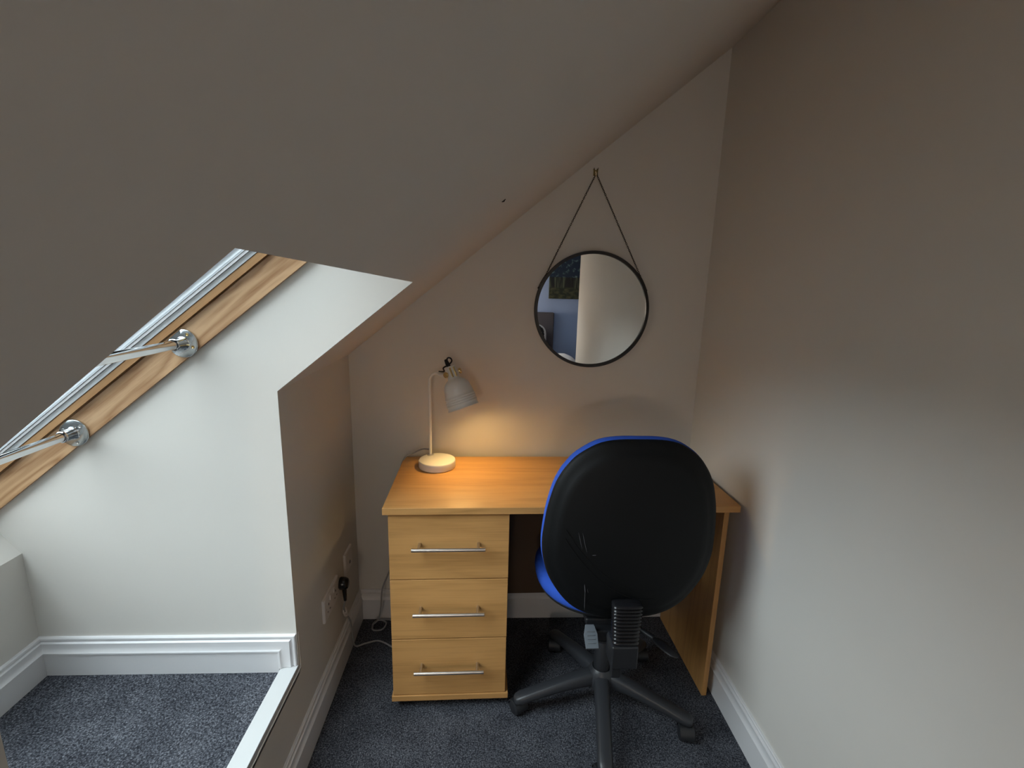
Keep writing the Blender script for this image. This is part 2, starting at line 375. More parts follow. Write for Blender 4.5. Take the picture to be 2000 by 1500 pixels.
baseboard('baseboard_recess_left', (REC_X, YN), (REC_X, YC), (1, 0), REC_Z, RH, 0, 1)
# the recess's far baseboard: its moulding turns down at the outer end like a picture frame
def framed_baseboard():
    mb = MB(); zt = REC_Z + RH; xe = XL - 0.002; wdt = 0.050
    prof = [(H_ - RH, o) for o, H_ in [(o, u) for o, u in bprof(RH)] if H_ > RH - 0.0501]      # (-across, out)
    prof = [(-a, o) for a, o in prof]; n = len(prof)
    prof = [(wdt, 0.0)] + prof; n = len(prof)
    rows = []
    x0 = REC_X
    rows.append([Vector((x0 + o, YC - o, zt - a)) for a, o in prof])
    rows.append([Vector((xe - a, YC - o, zt - a)) for a, o in prof])
    rows.append([Vector((xe - a, YC - o, REC_Z + 0.015)) for a, o in prof])
    for r1, r2 in zip(rows, rows[1:]):
        mb.add(r1 + r2, [(i, (i + 1) % n, n + (i + 1) % n, n + i) for i in range(n)])
    mb.add(rows[-1], [tuple(range(n))])
    mb.box((x0, YC - 0.015, REC_Z - 0.01), (xe - wdt + 0.0005, YC, zt - wdt + 0.0005))
    return mb
struct(framed_baseboard().build('baseboard_recess_far', M['trim'], angle=25))
sill = struct(MB().box((XL - 0.048, NEAR_Y - 0.02, REC_Z - 0.02), (XL, YC + 0.0, REC_Z + 0.014)).build('trim_1', mat('off white edge paint', (0.56, 0.57, 0.57), 0.45), bevel=0.0015), 'white painted edge strip of the raised recess floor')
def rough_edge():
    pts = []; y = NEAR_Y
    while y < YC - 0.004:
        pts.append((XL + 0.0006 + random.uniform(-.0004, .0004), y, REC_Z - 0.005 + random.uniform(-0.0012, 0.0012))); y += 0.02
    pts.append((XL + 0.0006, YC + 0.012, REC_Z - 0.004)); return MB().tube(pts, 0.0016, 6)
struct(rough_edge().build('trim_2', M['ledge']), 'thin ragged line of paint below the recess edge strip')
struct(MB().tube([(XL + 0.0004, YC + 0.0095, REC_Z + 0.002), (XL + 0.0004, YC + 0.0095, REC_Z + RH - 0.002)], 0.0013, 6).build('trim_3', M['ledge']))

# nick in the sloping ceiling
q = Vector((0.025, 1.098, ceil_z(0.025)))
nick = MB().tube([q + SD * -0.004 - NRM * 0.0008, q + SD * 0.0 + Vector((0, .003, 0)) - NRM * 0.0016, q + SD * 0.006 + Vector((0, 0.001, 0)) - NRM * 0.0006], [0.001, 0.0019, 0.0006], 6).build('ceiling_nick', M['dark'])
tag(nick, 'tiny dark nick in the plain sloping ceiling', 'mark')

# ------------------------------------------------------------------ roof window 1 (local x up the slope, z outwards)
W1 = struct(empty('window_1', (P0.x, 0, P0.z), (0, -SK, 0)), 'pine framed roof window of the recess')
def lx(o): return o
ya, yb = YN, YC
BT = 0.012
def wframe(e0, e1, t, inset, mb=None):
    """rectangular ring of bars from depth e0 to e1, t thick, inset from the opening's sides"""
    mb = mb or MB(); a, b, lo, hi = ya + inset, yb - inset, S_LO + inset, S_HI - inset
    mb.box((lo, b - t, e0), (hi, b, e1)); mb.box((lo, a, e0), (hi, a + t, e1))
    mb.box((lo, a + t, e0), (lo + t, b - t, e1)); mb.box((hi - t, a + t, e0), (hi, b - t, e1))
    return mb
wframe(0.0005, 0.066, BT, 0.0).build('window_frame', M['pine'], W1, bevel=0.002)
wframe(0.0675, 0.085, 0.020, 0.0).build('sash', M['pine_dark'], W1, bevel=0.0015)
wframe(0.0655, 0.0680, 0.006, 0.0).build('frame_groove', M['dark'], W1)
wframe(0.0858, 0.0975, 0.021, 0.0).build('sash_gasket', M['alu_grey'], W1, bevel=0.001)
wframe(0.0980, 0.1050, 0.025, 0.0).build('glazing_bead', M['trim'], W1, bevel=0.002)
def cladding():
    mb = MB(); pr = [(0.0, 0.1055), (0.020, 0.1055), (0.0235, 0.110), (0.0215, 0.117), (0.0225, 0.124), (0.029, 0.127), (0.032, 0.142), (0.0, 0.142)]
    n = len(pr)
    rows = []
    for cx, cy, sx, sy in ((S_LO, yb, 1, -1), (S_HI, yb, -1, -1), (S_HI, ya, -1, 1), (S_LO, ya, 1, 1)):
        rows.append([Vector((cx + sx * t, cy + sy * t, e)) for t, e in pr])
    for i in range(4):
        mb.add(rows[i] + rows[(i + 1) % 4], [(k, (k + 1) % n, n + (k + 1) % n, n + k) for k in range(n)])
    return mb
cl = cladding().build('cladding', M['alu'], W1, angle=50)
MB().box((S_LO + 0.01, ya + 0.01, 0.143), (S_HI - 0.01, yb - 0.01, 0.149)).build('glass', M['glass'], W1, smooth=False)
MB().lathe([(0, 0.0), (0.004, 0.0), (0.0045, 0.002), (0.0055, 0.002), (0.0055, 0.0)], axis_mtx((-0.645, yb - 0.0215, 0.1205), (0, -1, 0)), 16).build('screw', M['grey_plastic'], cl)
MB().lathe([(0.0, -0.001), (0.002, -0.001), (0.0035, 0.002), (0.0075, 0.002), (0.0095, 0.0)], axis_mtx((-1.095, yb - BT, 0.024), (0, -1, 0)), 20).build('screw', M['steel'], W1)
# head lining above the frame (perpendicular to the ceiling)
def head_lining():
    rows = []
    for y, xe in ((YC, -0.1960), (YN, -0.1668)):
        a = Vector((xe, y, ceil_z(xe))); t_ = sky(S_HI + 0.001, 0.15); t2 = sky(S_HI + 0.02, 0.15)
        rows.append([a, Vector((t_[0], y, t_[1])), Vector((t2[0], y, t2[1])), a + Vector((0.012, 0, 0.0105))])
    return MB().add(rows[0] + rows[1], [(0, 1, 2, 3), (4, 7, 6, 5)] + [(k, 4 + k, 4 + (k + 1) % 4, (k + 1) % 4) for k in range(4)])
struct(head_lining().build('trim_4', M['wall'], smooth=False))

# unseen second roof window, added over the bed for fill daylight
W2 = struct(empty('fill_window', (-0.34, -1.475, ceil_z(-0.34)), (0, -TH, 0)), 'added unseen roof window over the bed, for fill daylight')
LEN2 = 0.40 / math.cos(TH)
mb = MB(); mb.box((0, .235, .1), (LEN2, .275, .17)); mb.box((0, -.275, .1), (LEN2, -.235, .17)); mb.box((0, -.235, .1), (.04, .235, .17)); mb.box((LEN2 - .04, -.235, .1), (LEN2, .235, .17))
mb.build('window_frame', M['pine'], W2, bevel=0.002)
MB().box((0.03, -.24, .15), (LEN2 - .03, .24, .156)).build('glass', M['glass'], W2, smooth=False)

# ------------------------------------------------------------------ chrome safety rails across the roof window
def rail(cx, cz, flat_cut, label, screws):
    r = empty('safety_rail', (cx, YC, cz), (0, -SK, 0))
    L_ = YC - YN
    MB().tube([(0, -0.030, 0), (0, -(L_ - 0.030), 0)], 0.0112, 28).build('tube', M['chrome'], r)
    for yy, sgn in ((-BT, -1), (-(L_ - BT), 1)):
        mt = axis_mtx((0, yy, 0), (0, sgn, 0))
        R_ = 0.036; mb = MB(); seg = 64
        ring = []
        for k in range(seg):
            a = 2 * math.pi * k / seg; x, z = R_ * math.cos(a), R_ * math.sin(a)
            if flat_cut: z = min(z, 0.0285)
            ring.append((x, z))
        lay = [(1.0, 0.0), (1.0, 0.0032), (0.965, 0.0045), (0.42, 0.0050)]
        vs_ = []
        for sc, h in lay:
            vs_ += [Vector((x * sc, yy + sgn * h, z * sc)) for x, z in ring]
        fs = [(i * seg + k, i * seg + (k + 1) % seg, (i + 1) * seg + (k + 1) % seg, (i + 1) * seg + k) for i in range(len(lay) - 1) for k in range(seg)]
        fs.append(tuple(range(seg)))
        fs.append(tuple((len(lay) - 1) * seg + k for k in range(seg)))
        fl = mb.add(vs_, fs).build('flange', M['flange'], r, angle=50)
        MB().lathe([(0.0175, 0.0045), (0.0162, 0.0065), (0.0148, 0.010), (0.0145, 0.034), (0.0150, 0.036), (0.0150, 0.040), (0.0135, 0.0415), (0.0118, 0.0415), (0.0114, 0.036)], mt, 40).build('collar', M['chrome'], fl)
        for a in screws:
            a = math.radians(a); x, z = 0.0262 * math.cos(a), 0.0262 * math.sin(a)
            mtt = axis_mtx((x, yy + sgn * 0.0046, z), (0, sgn, 0))
            MB().lathe([(0.0042, 0.0), (0.0040, 0.0012), (0.0026, 0.0014), (0.0014, 0.0003), (0.0, 0.0003)], mtt, 18).build('screw', M['brass'] if flat_cut else M['steel'], fl)
    tag(r, label, 'safety rail', 'chrome rails across the roof window')
    return r
rail(-0.772 + 0.004, 1.295, True, 'upper chrome rail across the roof window, its round flange cut flat on top', (20, -58, 160))
rail(-1.072 + 0.004, 1.057, False, 'lower chrome rail across the roof window, on a full round flange', (5, 125, -115))

# ------------------------------------------------------------------ desk
DZ = 0.765; DW0, DW1 = -0.328, 0.832
desk = empty('desk', (DW0, 1.397, 0), (0, 0, math.radians(1.1)))
tag(desk, 'oak laminate desk with one bank of three drawers, against the back wall', 'desk')
W_ = DW1 - DW0; DD = 0.455
MB().box((0, 0, DZ - 0.023), (W_, DD, DZ)).build('desk_top', M['oak_x'], desk, bevel=0.0015)
MB().box((W_ - 0.038, 0.028, 0.002), (W_ - 0.020, DD - 0.01, DZ - 0.0235)).build('side_panel', M['oak_z'], desk, bevel=0.0008)
MB().box((0.4035, DD - 0.045, 0.165), (W_ - 0.0385, DD - 0.028, DZ - 0.0235)).build('modesty_panel', mat('board darkened for knee-hole shade', (0.10, 0.06, 0.035), 0.6), desk, bevel=0.0008)  # the knee-hole's shade is put into this panel's dark colour
px0, px1 = 0.016, 0.402
mb = MB(); mb.box((px0, 0.030, 0.061), (px0 + 0.016, DD - 0.02, DZ - 0.024)); mb.box((px1 - 0.018, 0.030, 0.061), (px1 - 0.002, DD - 0.02, DZ - 0.024))
mb.box((px0 + 0.0165, DD - 0.036, 0.061), (px1 - 0.0185, DD - 0.021, DZ - 0.024)); mb.box((px0 + 0.0165, 0.030, DZ - 0.040), (px1 - 0.0185, DD - 0.0365, DZ - 0.024))
mb.build('pedestal_carcass', M['oak_z'], desk, bevel=0.0008)
MB().box((px0 - 0.006, 0.008, 0.040), (px1 + 0.008, DD - 0.018, 0.0605)).build('pedestal_base', M['oak_x'], desk, bevel=0.0012)
def bar_handle(parent, cx, y, z, L_=0.232):
    mb = MB()
    mb.tube([(cx - L_ / 2, y - 0.040, z), (cx - L_ / 2 + 0.0006, y - 0.040, z), (cx + L_ / 2 - 0.0006, y - 0.040, z), (cx + L_ / 2, y - 0.040, z)], [0.0052, 0.006, 0.006, 0.0052], 20)
    for sx in (-1, 1):
        mb.tube([(cx + sx * 0.094, y, z), (cx + sx * 0.094, y - 0.040, z)], 0.0048, 14)
    return mb.build('handle', M['steel'], parent, angle=40)
zs = [(0.508, 0.7385, 0.636), (0.284, 0.5045, 0.403), (0.063, 0.2805, 0.183)]
for i, (z0, z1, hz) in enumerate(zs):
    dr = MB().box((px0 - 0.001, 0.012, z0), (px1 - 0.001 - 0.0005 * i, 0.0285, z1)).build('drawer', M['oak_x'], desk, bevel=0.0012)
    dr['label'] = ['top drawer under the desk top', 'middle drawer', 'lowest drawer just above the base board'][i]
    dr.location.x = 0
    bar_handle(dr, 0.208, 0.012, hz)
for cx_, cy_ in ((0.045, 0.045), (0.36, 0.045), (0.045, DD - 0.07), (0.36, DD - 0.07)):
    mb = MB()
    for s_ in (-0.009, 0.009):
        mb.lathe([(0, -0.006), (0.016, -0.006), (0.0185, -0.004), (0.0185, 0.004), (0.016, 0.006), (0, 0.006)], axis_mtx((cx_ + s_, cy_ + 0.004, 0.0188), (1, 0, 0)), 20)
    mb.box((cx_ - 0.014, cy_ - 0.008, 0.022), (cx_ + 0.014, cy_ + 0.016, 0.0395))
    mb.build('castor', M['black_plastic'], desk)

# ------------------------------------------------------------------ desk lamp
LB = Vector((-0.194, 1.748, DZ))
lamp = empty('table_lamp', LB)
tag(lamp, 'putty grey bell shade desk lamp, lit, on the left of the desk', 'lamp')
MB().lathe([(0, 0.0005), (0.066, 0.0005), (0.069, 0.002), (0.0700, 0.005), (0.0700, 0.0265), (0.0685, 0.0295), (0.0655, 0.0305), (0, 0.0305)], None, 64).build('base', M['lamp'], lamp, angle=50)
PX, PY = -0.031, 0.046
MB().lathe([(0.0, 0.0305), (0.0135, 0.0305), (0.0135, 0.0335), (0.011, 0.0345), (0, 0.0345)], MX((PX, PY, 0)), 24).build('pole_washer', M['steel'], lamp)
topz = 0.362
path = [(PX, PY, 0.031), (PX, PY, topz - 0.035)]
for k in range(1, 9):
    a = math.pi / 2 * k / 8
    path.append((PX + 0.030 * (1 - math.cos(a)), PY - 0.006 * (1 - math.cos(a)), topz - 0.035 + 0.030 * math.sin(a)))
path += [(PX + 0.050, PY - 0.012, topz - 0.006), (PX + 0.060, PY - 0.018, topz - 0.009)]
MB().tube(path, 0.0056, 16).build('pole', M['lamp'], lamp)
# shade axis (from neck to rim)
AX = Vector((0.34, -0.20, -0.92)).normalized()
NK = Vector((0.0490, -0.006, 0.392))           # top of the neck, local
mt = axis_mtx(NK, AX)
out_p = [(0.0, 0.0), (0.0195, 0.0), (0.0212, 0.002), (0.0212, 0.044), (0.0222, 0.048), (0.030, 0.053), (0.040, 0.062), (0.0475, 0.075), (0.0515, 0.091), (0.0530, 0.106)]
for i in range(4):
    z = 0.113 + i * 0.0085; out_p += [(0.0536 + i * .0006, z), (0.0566 + i * .0006, z + 0.0020), (0.0566 + i * .0006, z + 0.0045), (0.0540 + i * .0006, z + 0.0068)]
out_p += [(0.0565, 0.149), (0.0572, 0.1565), (0.0598, 0.1580), (0.0600, 0.1595)]
in_p = [(0.0575, 0.1585), (0.0550, 0.152), (0.0518, 0.110), (0.0495, 0.090), (0.043, 0.070), (0.030, 0.058), (0.0, 0.054)]
shade = MB().lathe(out_p + in_p, mt, 64).build('lamp_shade', M['lamp'], lamp, angle=60)
# arm bracket to the neck, brass straps and knobs
perp = AX.cross(Vector((0, 0, 1))).normalized(); perp2 = AX.cross(perp).normalized()
nmid = NK + AX * 0.023
armv = (Vector((PX + 0.058, PY - 0.018, topz - 0.009)) - nmid); armv = (armv - AX * armv.dot(AX)); 
kn = [Vector((-0.62, -0.80, -0.22)), Vector((0.93, -0.10, 0.28))]
kn = [(v_ - AX * v_.dot(AX)).normalized() for v_ in kn]
kz = nmid + AX * 0.004
p_end = Vector((PX + 0.052, PY - 0.018, topz - 0.009))
arm = MB().tube(bez([(PX + 0.030, PY - 0.006, topz - 0.005), p_end + Vector((-.004, -.006, 0)), kz + kn[0] * 0.0245], 5), [0.0056, 0.006, 0.0066, 0.0072, 0.0078, 0.0084, 0.0090, 0.0094, 0.0096, 0.0096, 0.0096], 16, flat=0.8)
arm.tube(bez([(PX + 0.030, PY - 0.004, topz - 0.005), p_end + Vector((0.006, 0.012, 0.002)), kz + Vector((0.010, 0.026, 0.004)), kz + kn[1] * 0.0245], 4), [0.0055] * 13, 12)
arm.build('yoke', M['lamp'], lamp)
for d_ in kn:
    w_ = (kn[0] if d_ is kn[1] else kn[1]); sd_ = AX.cross(d_).normalized()
    if sd_.y > 0: sd_ = -sd_
    q_ = (d_ * 0.72 + sd_ * 0.69).normalized()
    MB().tube([nmid + q_ * 0.0208 - AX * 0.017, nmid + q_ * 0.0212 + AX * 0.019], 0.0033, 10).build('strap', M['brass'], shade)
    MB().lathe([(0, 0.0), (0.0092, 0.0), (0.0105, 0.0015), (0.0105, 0.0065), (0.0090, 0.0088), (0, 0.0092)], axis_mtx(kz + d_ * 0.027, d_), 24).build('knob', M['brass'], shade, angle=40)
MB().lathe([(0, -0.006), (0.0085, -0.004), (0.008, 0.010), (0.006, 0.024), (0.0045, 0.026), (0, 0.026)], axis_mtx(NK - AX * 0.002 + Vector((-.004, 0, 0)), -AX + Vector((-.1, 0, 0))), 16).build('cable_grip', M['gloss_black'], lamp)
pt = NK - AX * 0.024 + Vector((-.004, 0, 0))
MB().tube(bez([pt + AX * .006, pt + Vector((0.004, 0, 0.008)), pt + Vector((0.014, 0.002, 0.008)), pt + Vector((0.019, 0.006, -0.002)), pt + Vector((0.012, 0.010, -0.014)), pt + Vector((-0.002, 0.016, -0.024)), pt + Vector((-0.014, 0.022, -0.034)), (PX + 0.055, PY - 0.002, topz + 0.002), (PX + 0.034, PY - 0.002, topz + 0.001)], 6), 0.0028, 8).build('cable_loop', M['gloss_black'], lamp)
MB().lathe([(0, 0.060), (0.012, 0.062), (0.013, 0.084), (0.018, 0.095), (0.0225, 0.110), (0.020, 0.127), (0.012, 0.135), (0, 0.137)], mt, 24).build('bulb', M['bulb'], lamp)
# power cord: lamp -> floor -> socket (coordinates are in the room, moved into the lamp's frame)
def LC(p): return Vector(p) - LB
cord = [(LB.x + PX, LB.y + PY + 0.008, DZ + 0.050), (-0.262, 1.825, DZ + 0.042), (-0.300, 1.830, DZ + 0.022), (-0.333, 1.815, DZ + 0.003), (-0.347, 1.805, 0.70), (-0.352, 1.81, 0.50), (-0.375, 1.80, 0.35), (-0.405, 1.80, 0.27), (-0.432, 1.80, 0.20), (-0.440, 1.80, 0.12), (-0.455, 1.81, 0.05), (-0.485, 1.83, 0.008),
        (-0.470, 1.862, 0.005), (-0.43, 1.840, 0.008), (-0.44, 1.80, 0.006), (-0.478, 1.80, 0.006), (-0.478, 1.845, 0.010), (-0.43, 1.862, 0.006), (-0.385, 1.845, 0.005), (-0.345, 1.80, 0.005), (-0.345, 1.73, 0.005), (-0.372, 1.702, 0.005), (-0.410, 1.722, 0.006), (-0.445, 1.735, 0.006), (-0.49, 1.722, 0.005), (-0.524, 1.705, 0.008), (-0.5285, 1.69, 0.06), (-0.530, 1.676, 0.145), (-0.541, 1.660, 0.190), (-0.5405, 1.636, 0.235), (-0.529, 1.626, 0.275)]
MB().tube([LC(p) for p in bez(cord, 8)], 0.0033, 10).build('power_cord', M['cord'], lamp)
MB().tube([LC(p) for p in ((-0.541, 1.662, 0.186), (-0.541, 1.650, 0.208))], 0.0085, 12).torus(0.014, 0.0028, Matrix.Translation(LC((-0.5405, 1.650, 0.212))) @ Euler((0, 1.3, 0)).to_matrix().to_4x4(), 20, 8).build('cord_tie', M['white_plastic'], lamp)
PLY, PLZ = 1.608, 0.352
def plug():
    mb = MB(); pr = []
    for k in range(28):
        a = 2 * math.pi * k / 28; r_ = 0.0235
        y_, z_ = r_ * math.cos(a), r_ * math.sin(a)
        if z_ < -0.008: y_ *= 0.80; 
        z_ = max(z_, -0.023)
        pr.append((y_, z_))
    lay = [(XL + 0.0095, 1.0), (XL + 0.016, 1.03), (XL + 0.028, 0.97), (XL + 0.037, 0.80), (XL + 0.040, 0.55)]
    rows = [[Vector((x, PLY + 0.010 + y_ * s_, PLZ + z_ * s_)) for y_, z_ in pr] for x, s_ in lay]
    n = len(pr); vs_ = sum(rows, [])
    mb.add(vs_, [(i * n + k, i * n + (k + 1) % n, (i + 1) * n + (k + 1) % n, (i + 1) * n + k) for i in range(len(lay) - 1) for k in range(n)] + [tuple(range(n)), tuple((len(lay) - 1) * n + k for k in range(n))])
    mb.tube([(XL + 0.022, PLY + 0.011, PLZ - 0.012), (XL + 0.023, PLY + 0.013, PLZ - 0.035), (XL + 0.023, PLY + 0.016, PLZ - 0.075)], [0.009, 0.0085, 0.0055], 14)
    mb.v = [tuple(Vector(p) - LB) for p in mb.v]; return mb
plug().build('plug', M['gloss_black'], lamp, angle=40)

# ------------------------------------------------------------------ wall sockets
def plate(name, y0, y1, z0, z1, label, cat):
    e_ = empty(name, (XL, (y0 + y1) / 2, (z0 + z1) / 2)); hw, hh = (y1 - y0) / 2, (z1 - z0) / 2
    pr = [(0.0, hw, hh), (0.006, hw, hh), (0.0085, hw - 0.0025, hh - 0.0025), (0.0092, hw - 0.006, hh - 0.006)]
    vs_ = []
    for x, a, b in pr: vs_ += [Vector((x, -a, -b)), Vector((x, a, -b)), Vector((x, a, b)), Vector((x, -a, b))]
    fs = [(i * 4 + k, i * 4 + (k + 1) % 4, (i + 1) * 4 + (k + 1) % 4, (i + 1) * 4 + k) for i in range(3) for k in range(4)] + [(0, 1, 2, 3), (12, 13, 14, 15)]
    MB().add(vs_, fs).build('faceplate', M['white_plastic'], e_, angle=20)
    return tag(e_, label, cat), hw, hh
so, hw, hh = plate('double_socket', 1.452, 1.604, 0.311, 0.397, 'white double wall socket on the left wall with a black plug in it', 'socket')
for sy in (-1, 1):
    cy = sy * 0.037
    mb = MB(); mb.box((0.0088, cy - 0.003, 0.002), (0.0096, cy + 0.003, 0.010)); mb.box((0.0088, cy - 0.014, -0.019), (0.0096, cy - 0.007, -0.015)); mb.box((0.0088, cy + 0.007, -0.019), (0.0096, cy + 0.014, -0.015))
    mb.build('pin_slots', M['dark'], so)
    MB().box((0.0080, sy * 0.019 - 0.0055, 0.012), (0.0125, sy * 0.019 + 0.0055, 0.030), MX((0, 0, 0), (0, 0.0, 0))).build('switch', M['white_plastic'], so, bevel=0.0015)
for sy in (-1, 1):
    MB().lathe([(0, 0.0006), (0.0028, 0.0006), (0.0034, 0.0)], axis_mtx((0.0092, sy * 0.0605, 0), (1, 0, 0)), 14).build('screw', M['steel'], so)
s1, hw, hh = plate('outlet_plate', 1.695, 1.783, 0.330, 0.418, 'small square white wall plate near the alcove corner, right of the double socket', 'socket')
MB().lathe([(0, 0.0010), (0.004, 0.0010), (0.006, 0.0022), (0.0075, 0.0)], axis_mtx((0.0092, 0.006, -0.012), (1, 0, 0)), 18).build('aerial_outlet', M['grey_plastic'], s1)
for sy in (-1, 1):
    MB().lathe([(0, 0.0006), (0.0028, 0.0006), (0.0034, 0.0)], axis_mtx((0.0092, sy * 0.031, 0), (1, 0, 0)), 14).build('screw', M['steel'], s1)

# ------------------------------------------------------------------ round mirror
MC = Vector((0.3945, YB, 1.3655)); RM = 0.2235
mir = empty('wall_mirror', MC)
tag(mir, 'round black framed mirror hanging on the back wall from a chain', 'mirror')
ringm = axis_mtx((0, 0, 0), (0, -1, 0))
frame = MB().lathe([(RM, 0.002), (RM, 0.0275), (RM - 0.0012, 0.0288), (RM - 0.0105, 0.0288), (RM - 0.0115, 0.0278), (RM - 0.0115, 0.0215), (RM - 0.0075, 0.0205), (RM - 0.0075, 0.002)], ringm, 128, True).build('frame', M['frame_black'], mir, angle=40)
MB().lathe([(0, 0.0215), (RM - 0.0113, 0.0215), (RM - 0.0113, 0.0205), (0, 0.0205)], ringm, 96).build('mirror_glass', M['mirror'], mir, smooth=False)
MB().lathe([(0, 0.0035), (RM - 0.010, 0.0035), (RM - 0.010, 0.0195), (0, 0.0195)], ringm, 64).build('backing', M['dark'], mir)
HK = Vector((0.3835, YB - 0.012, 1.862))
def link(mb, c, d, side, L_=0.0092, wd=0.0050, r=0.00105):
    pts = []
    for k in range(12):
        a = 2 * math.pi * k / 12; pts.append(c + d * math.cos(a) * L_ / 2 + side * math.sin(a) * wd / 2)
    n = len(pts); vs_ = []; seg = 5; nn_ = d.cross(side)
    for i, p in enumerate(pts):
        rad = (p - c).normalized()
        for k in range(seg):
            a = 2 * math.pi * k / seg; vs_.append(p + rad * math.cos(a) * r + nn_ * math.sin(a) * r)
    mb.add(vs_, [(i * seg + k, i * seg + (k + 1) % seg, ((i + 1) % n) * seg + (k + 1) % seg, ((i + 1) % n) * seg + k) for i in range(n) for k in range(seg)])
mb = MB()
for sgn in (-1, 1):
    ang = math.radians(36); end = MC + Vector((sgn * (RM + 0.002) * math.cos(ang), -0.017, (RM + 0.002) * math.sin(ang)))
    st = HK + Vector((sgn * 0.0012, -0.0015, 0)); d = (end - st); n = int(d.length / 0.0070); d.normalize()
    tan = Vector((sgn * math.cos(ang + math.pi / 2) * -1, 0, 0))
    s1_ = d.cross(Vector((0, 1, 0))).normalized(); s2_ = Vector((0, 1, 0))
    for i in range(n + 1):
        tw = i * math.pi / 2 + i * 0.11; sd = s1_ * math.cos(tw) + s2_ * math.sin(tw)
        link(mb, st + d * (i * 0.0070 + 0.003) - MC, d, sd.normalized())
    # runs on down the rim to its lug
    for i in range(9):
        a = ang - i * 0.030; pnt = Vector((sgn * (RM + 0.0026) * math.cos(a), -0.016, (RM + 0.0026) * math.sin(a)))
        td = Vector((sgn * math.sin(a), 0, -math.cos(a))); tw = i * math.pi / 2
        rd = Vector((sgn * math.cos(a), 0, math.sin(a)))
        link(mb, pnt, td, (rd * math.cos(tw) * 0.6 + Vector((0, 1, 0)) * math.sin(tw)).normalized() if abs(math.sin(tw)) > .5 else Vector((0, 1, 0)))
mb.build('chain', M['chain'], mir)
for sgn in (-1, 1):
    a = math.radians(21)
    MB().lathe([(0, 0), (0.004, 0), (0.004, 0.003), (0.002, 0.005), (0, 0.005)], axis_mtx((sgn * RM * math.cos(a), -0.016, RM * math.sin(a)), (sgn * math.cos(a), 0, math.sin(a))), 12).build('lug', M['frame_black'], mir)
hook = empty('picture_hook', (HK.x, YB, HK.z))
tag(hook, 'small brass picture hook on the wall above the round mirror', 'hook')
MB().box((-0.0085, -0.0015, -0.004), (0.0085, -0.0002, 0.016)).box((-0.0095, -0.0017, 0.016), (-0.003, -0.0003, 0.0205)).box((0.003, -0.0017, 0.016), (0.0095, -0.0003, 0.0205)).build('hook_plate', mat('tarnished brass', (0.22, 0.17, 0.07), 0.45, 0.8), hook, bevel=0.0003)
MB().tube(bez([(0, -0.002, 0.012), (0, -0.003, 0.0), (0, -0.006, -0.006), (0, -0.012, -0.006), (0, -0.014, 0.001), (0, -0.0135, 0.005)], 5), 0.0021, 10).build('hook_arm', mat('pale brass', (0.85, 0.76, 0.55), 0.3, 0.6), hook)
for sx in (-1, 1):
    MB().tube([(sx * 0.006, -0.0005, 0.018), (sx * 0.0075, -0.008, 0.0225)], 0.0011, 8).build('nail', M['chain'], hook)

# ------------------------------------------------------------------ office chair
HC = Vector((0.411, 1.429, 0))
ch = empty('office_chair', HC)
tag(ch, 'black plastic backed office chair with blue upholstery, pulled up to the desk', 'chair')
# star base: hub and five legs, each with its castor
MB().lathe([(0, 0.078), (0.040, 0.078), (0.050, 0.088), (0.050, 0.118), (0.044, 0.138), (0.0375, 0.150), (0.0335, 0.155), (0.0305, 0.153), (0.0305, 0.135), (0, 0.135)], None, 48).build('hub', M['base_plastic'], ch, angle=50)
def leg_mesh():
    mb = MB(); st = []
    #  t along, top z, half width, height
    for t, zt, hw_, h in ((0.030, 0.142, 0.027, 0.055), (0.06, 0.139, 0.0275, 0.050), (0.10, 0.131, 0.0265, 0.044), (0.16, 0.117, 0.0250, 0.038), (0.22, 0.101, 0.0240, 0.033), (0.265, 0.089, 0.0240, 0.031), (0.292, 0.082, 0.0235, 0.030), (0.306, 0.076, 0.0190, 0.026), (0.312, 0.070, 0.011, 0.016)):
        ring = []
        for k in range(16):
            a = 2 * math.pi * k / 16; c, s_ = math.cos(a), math.sin(a)
            c = math.copysign(abs(c) ** 0.62, c); s_ = math.copysign(abs(s_) ** 0.62, s_)
            ring.append(Vector((t, c * hw_ * (1.0 if s_ < 0.2 else 0.90), zt - h / 2 + s_ * h / 2)))
        st.append(ring)
    n = 16; vs_ = sum(st, [])
    return mb.add(vs_, [(i * n + k, i * n + (k + 1) % n, (i + 1) * n + (k + 1) % n, (i + 1) * n + k) for i in range(len(st) - 1) for k in range(n)] + [tuple(range(n)), tuple((len(st) - 1) * n + k for k in range(n))])
def castor_mesh(ang):
    mb = MB(); c = Vector((0.290, 0, 0))
    rot = Euler((0, 0, ang)).to_matrix().to_4x4(); T = Matrix.Translation(c) @ rot
    for s_ in (-0.0135, 0.0135):
        mb.lathe([(0, -0.0095), (0.020, -0.0095), (0.0245, -0.0065), (0.0250, 0), (0.0245, 0.0065), (0.020, 0.0095), (0, 0.0095)], T @ axis_mtx((-0.012, s_, 0.0252), (0, 1, 0)), 28)
    # hood
    seg = 12; rows = []
    for yy, rr in ((-0.0245, 0.0245), (-0.0225, 0.0285), (0.0225, 0.0285), (0.0245, 0.0245)):
        rows.append([T @ Vector((-0.012 + rr * math.cos(math.radians(-10 + k * 200 / seg)), yy, 0.0252 + rr * math.sin(math.radians(-10 + k * 200 / seg)))) for k in range(seg + 1)])
    n = seg + 1; vs_ = sum(rows, [])
    mb.add(vs_, [(i * n + k, i * n + k + 1, (i + 1) * n + k + 1, (i + 1) * n + k) for i in range(3) for k in range(seg)])
    mb.tube([c + Vector((0, 0, 0.040)), c + Vector((0, 0, 0.060))], 0.0105, 14)
    return mb
